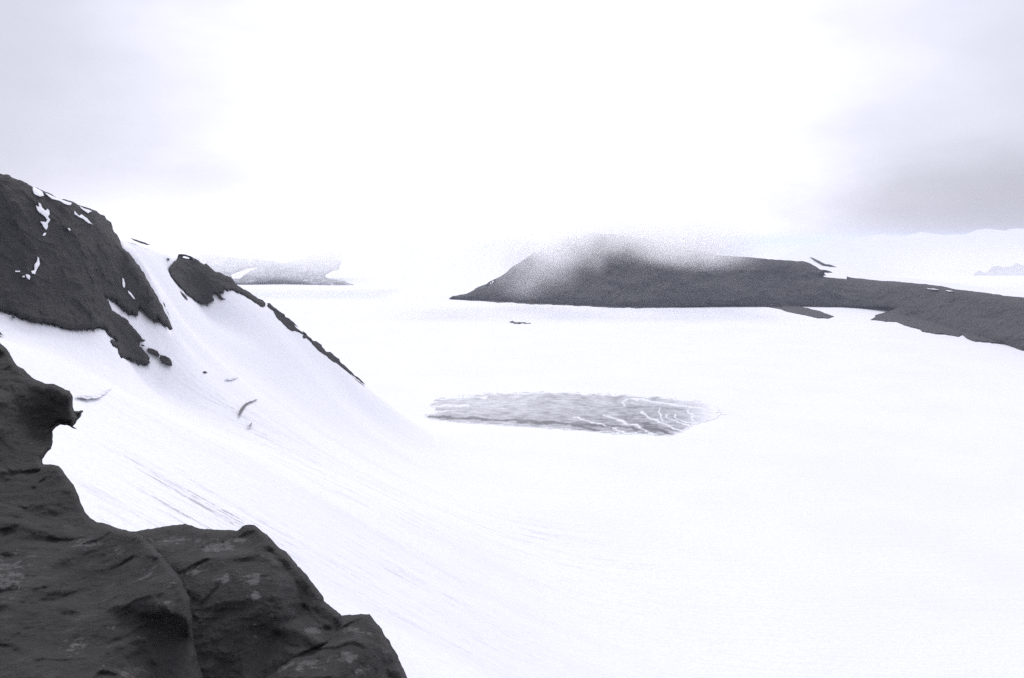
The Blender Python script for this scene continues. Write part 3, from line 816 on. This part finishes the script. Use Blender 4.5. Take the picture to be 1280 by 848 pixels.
fg = [
    ('rock_block', B, dB, 11, blobs([(30, 470, 40, 8, 0.2), (50, 545, 30, 16, 0.25), (20, 500, 60, 12, 0.25), (105, 680, 16, 8, 0.8), (10, 720, 38, 32, 0.6), (148, 690, 10, 10, 0.5), (185, 716, 18, 14, 0.5), (80, 740, 10, 5, 0.6), (215, 740, 24, 30, 0.35), (100, 812, 26, 14, 0.45), (160, 840, 30, 10, 0.6), (150, 780, 60, 60, 0.15)], 0.05),
     'tallest dark rock mass filling the lower left corner, with an overhanging nose'),
    ('rock_block', C, dC, 23, blobs([(222, 676, 34, 6, 0.55), (272, 684, 24, 8, 1.0), (300, 676, 14, 6, 0.8), (240, 714, 24, 8, 0.6), (282, 725, 14, 7, 0.75), (318, 722, 28, 12, 0.6), (320, 745, 10, 7, 1.0), (395, 788, 14, 5, 0.95),
                                     (345, 700, 30, 16, 0.35), (330, 800, 20, 30, 0.2)], 0.03), 'dark rock block with a small pointed peak and pale lichen, in the foreground'),
    ('rock_block', Dd, dDf, 31, blobs([(440, 786, 20, 4, 0.6), (455, 792, 22, 6, 0.6), (430, 822, 22, 7, 0.85), (380, 832, 34, 8, 0.7), (455, 838, 18, 8, 0.5), (480, 815, 10, 14, 0.4)], 0.08), 'lowest dark rock block with a flat top, furthest right of the foreground'),
]
for i, (nm, pl, df, seed, pale, lab) in enumerate(fg):
    o = solid(nm, pl, df, M_FG, 1.6 if i < 1 else 1.4, 0.5, 5.0, 8.0, crag(seed), amp=0.5, seg=4.0, seed=100 + i, attrs={'pale': pale})
    tag(o, lab, 'rock', 'foreground rock blocks')
o = solid('rock_ledge', [(84, 508), (91, 513), (98, 514), (102, 513), (104, 513.5), (104, 515), (102, 517), (101, 521), (97, 525), (95, 529), (91, 533), (97, 536.5), (92, 536), (84, 532)], lambda u, v: 15.2 + 0 * u, M_FG, 0.6, 0.15, 0.6, 2.5,
          lambda P: 0.1 * fbm(P * 3, 4), amp=0.4, seg=2, seed=120, attrs={'pale': lambda u, v, P: 0 * u + 0.9})
tag(o, 'small jagged ledge jutting right from the overhanging nose of the tallest foreground rock', 'rock')

# ------------------------------------------------------------------ cloud and haze
def box(name, a, b, mat):
    (x0, y0, z0), (x1, y1, z1) = a, b
    V = [(x, y, z) for x in (x0, x1) for y in (y0, y1) for z in (z0, z1)]
    Fq = [(0, 1, 3, 2), (4, 6, 7, 5), (0, 4, 5, 1), (2, 3, 7, 6), (0, 2, 6, 4), (1, 5, 7, 3)]
    o = mesh_obj(name, V, Fq, mat, smooth=False)
    return o


def vol_mat(name, colour=(1, 1, 1, 1), aniso=0.75):
    m = new_mat(name); t = NT(m.node_tree)
    pv = t.n('ShaderNodeVolumePrincipled')
    pv.inputs['Color'].default_value = colour
    pv.inputs['Anisotropy'].default_value = aniso
    t.n('ShaderNodeOutputMaterial', inp={'Volume': pv.outputs[0]})
    return m, t, pv


m, t, pv = vol_mat('mountain_cloud')
g = t.n('ShaderNodeNewGeometry').outputs['Position']
nz = t.noise(t.scaled(g, (1, 0.35, 1.2)), 0.0075, 5, 0.55)
sp = t.n('ShaderNodeSeparateXYZ', inp={0: g})
zz = t.math('ADD', sp.outputs[2], t.math('MULTIPLY_ADD', nz, 190.0, -95.0))
den = t.math('POWER', t.ramp(zz, -66, 42, smooth=False), 1.6)
den = t.math('MULTIPLY', den, 0.014)
# mist pouring down the left end
dl = t.vec('DISTANCE', t.scaled(g, (0.75, 0.2, 1.3)), (20 * 0.75, 2130 * 0.2, -48 * 1.3)).outputs['Value']
den = t.math('ADD', den, t.math('MULTIPLY', t.ramp(dl, 5, 120, 0.0095, 0.0), t.ramp(nz, 0.3, 0.6)))
dr = t.vec('DISTANCE', t.scaled(g, (0.5, 0.2, 1.7)), (410 * 0.5, 2130 * 0.2, -26 * 1.7)).outputs['Value']
den = t.math('ADD', den, t.math('MULTIPLY', t.ramp(dr, 0, 85, 0.014, 0.0), t.ramp(nz, 0.25, 0.6, 0.25, 1.0)))
den = t.math('MULTIPLY', den, t.ramp(sp.outputs[0], 400, 560, 1.0, 0.0))
den = t.math('MULTIPLY', den, t.ramp(sp.outputs[0], -330, -120, 0.0, 1.0))
den = t.math('MULTIPLY', den, t.ramp(sp.outputs[2], 5, 70, 1.0, 0.0))
t.put(pv.inputs['Density'], den)
o = box('cloud', (-330, 2050, -148), (560, 2400, 80), m)
tag(o, 'white cloud wrapped round the mountain top', kind='stuff')

m, t, pv = vol_mat('far_mist')
g = t.n('ShaderNodeNewGeometry').outputs['Position']
nz = t.noise(g, 0.004, 4, 0.55)
sp = t.n('ShaderNodeSeparateXYZ', inp={0: g})
den = t.math('MULTIPLY', t.ramp(t.math('ADD', sp.outputs[2], t.math('MULTIPLY_ADD', nz, 160, -80)), -150, 10, 0.0, 0.0056), 1.0)
t.put(pv.inputs['Density'], den)
o = box('mist', (-1500, 2700, -149), (-350, 3150, 30), m)
tag(o, 'pale mist in front of the distant hill', kind='stuff')

m, t, pv = vol_mat('right_mist')
g = t.n('ShaderNodeNewGeometry').outputs['Position']
nz = t.noise(g, 0.004, 4, 0.6)
sp = t.n('ShaderNodeSeparateXYZ', inp={0: g})
t.put(pv.inputs['Density'], t.math('MULTIPLY', t.ramp(nz, 0.35, 0.65, 0.0005, 0.0026), t.math('MULTIPLY', t.ramp(sp.outputs[0], 1150, 1600), t.ramp(t.math('MULTIPLY_ADD', nz, 80, sp.outputs[2]), -70, 55, 1.0, 0.0))))
o = box('mist', (1100, 3050, -149), (3200, 3600, 60), m)
tag(o, 'pale mist over the far snow hills at right', kind='stuff')

m, t, pv = vol_mat('even_haze', (0.80, 0.86, 1.0, 1), 0.2)
pv.inputs['Density'].default_value = 0.00004
o = box('haze', (-52000, -52000, -260), (52000, 52000, 95), m)
tag(o, 'thin even haze over the glacier', kind='stuff')
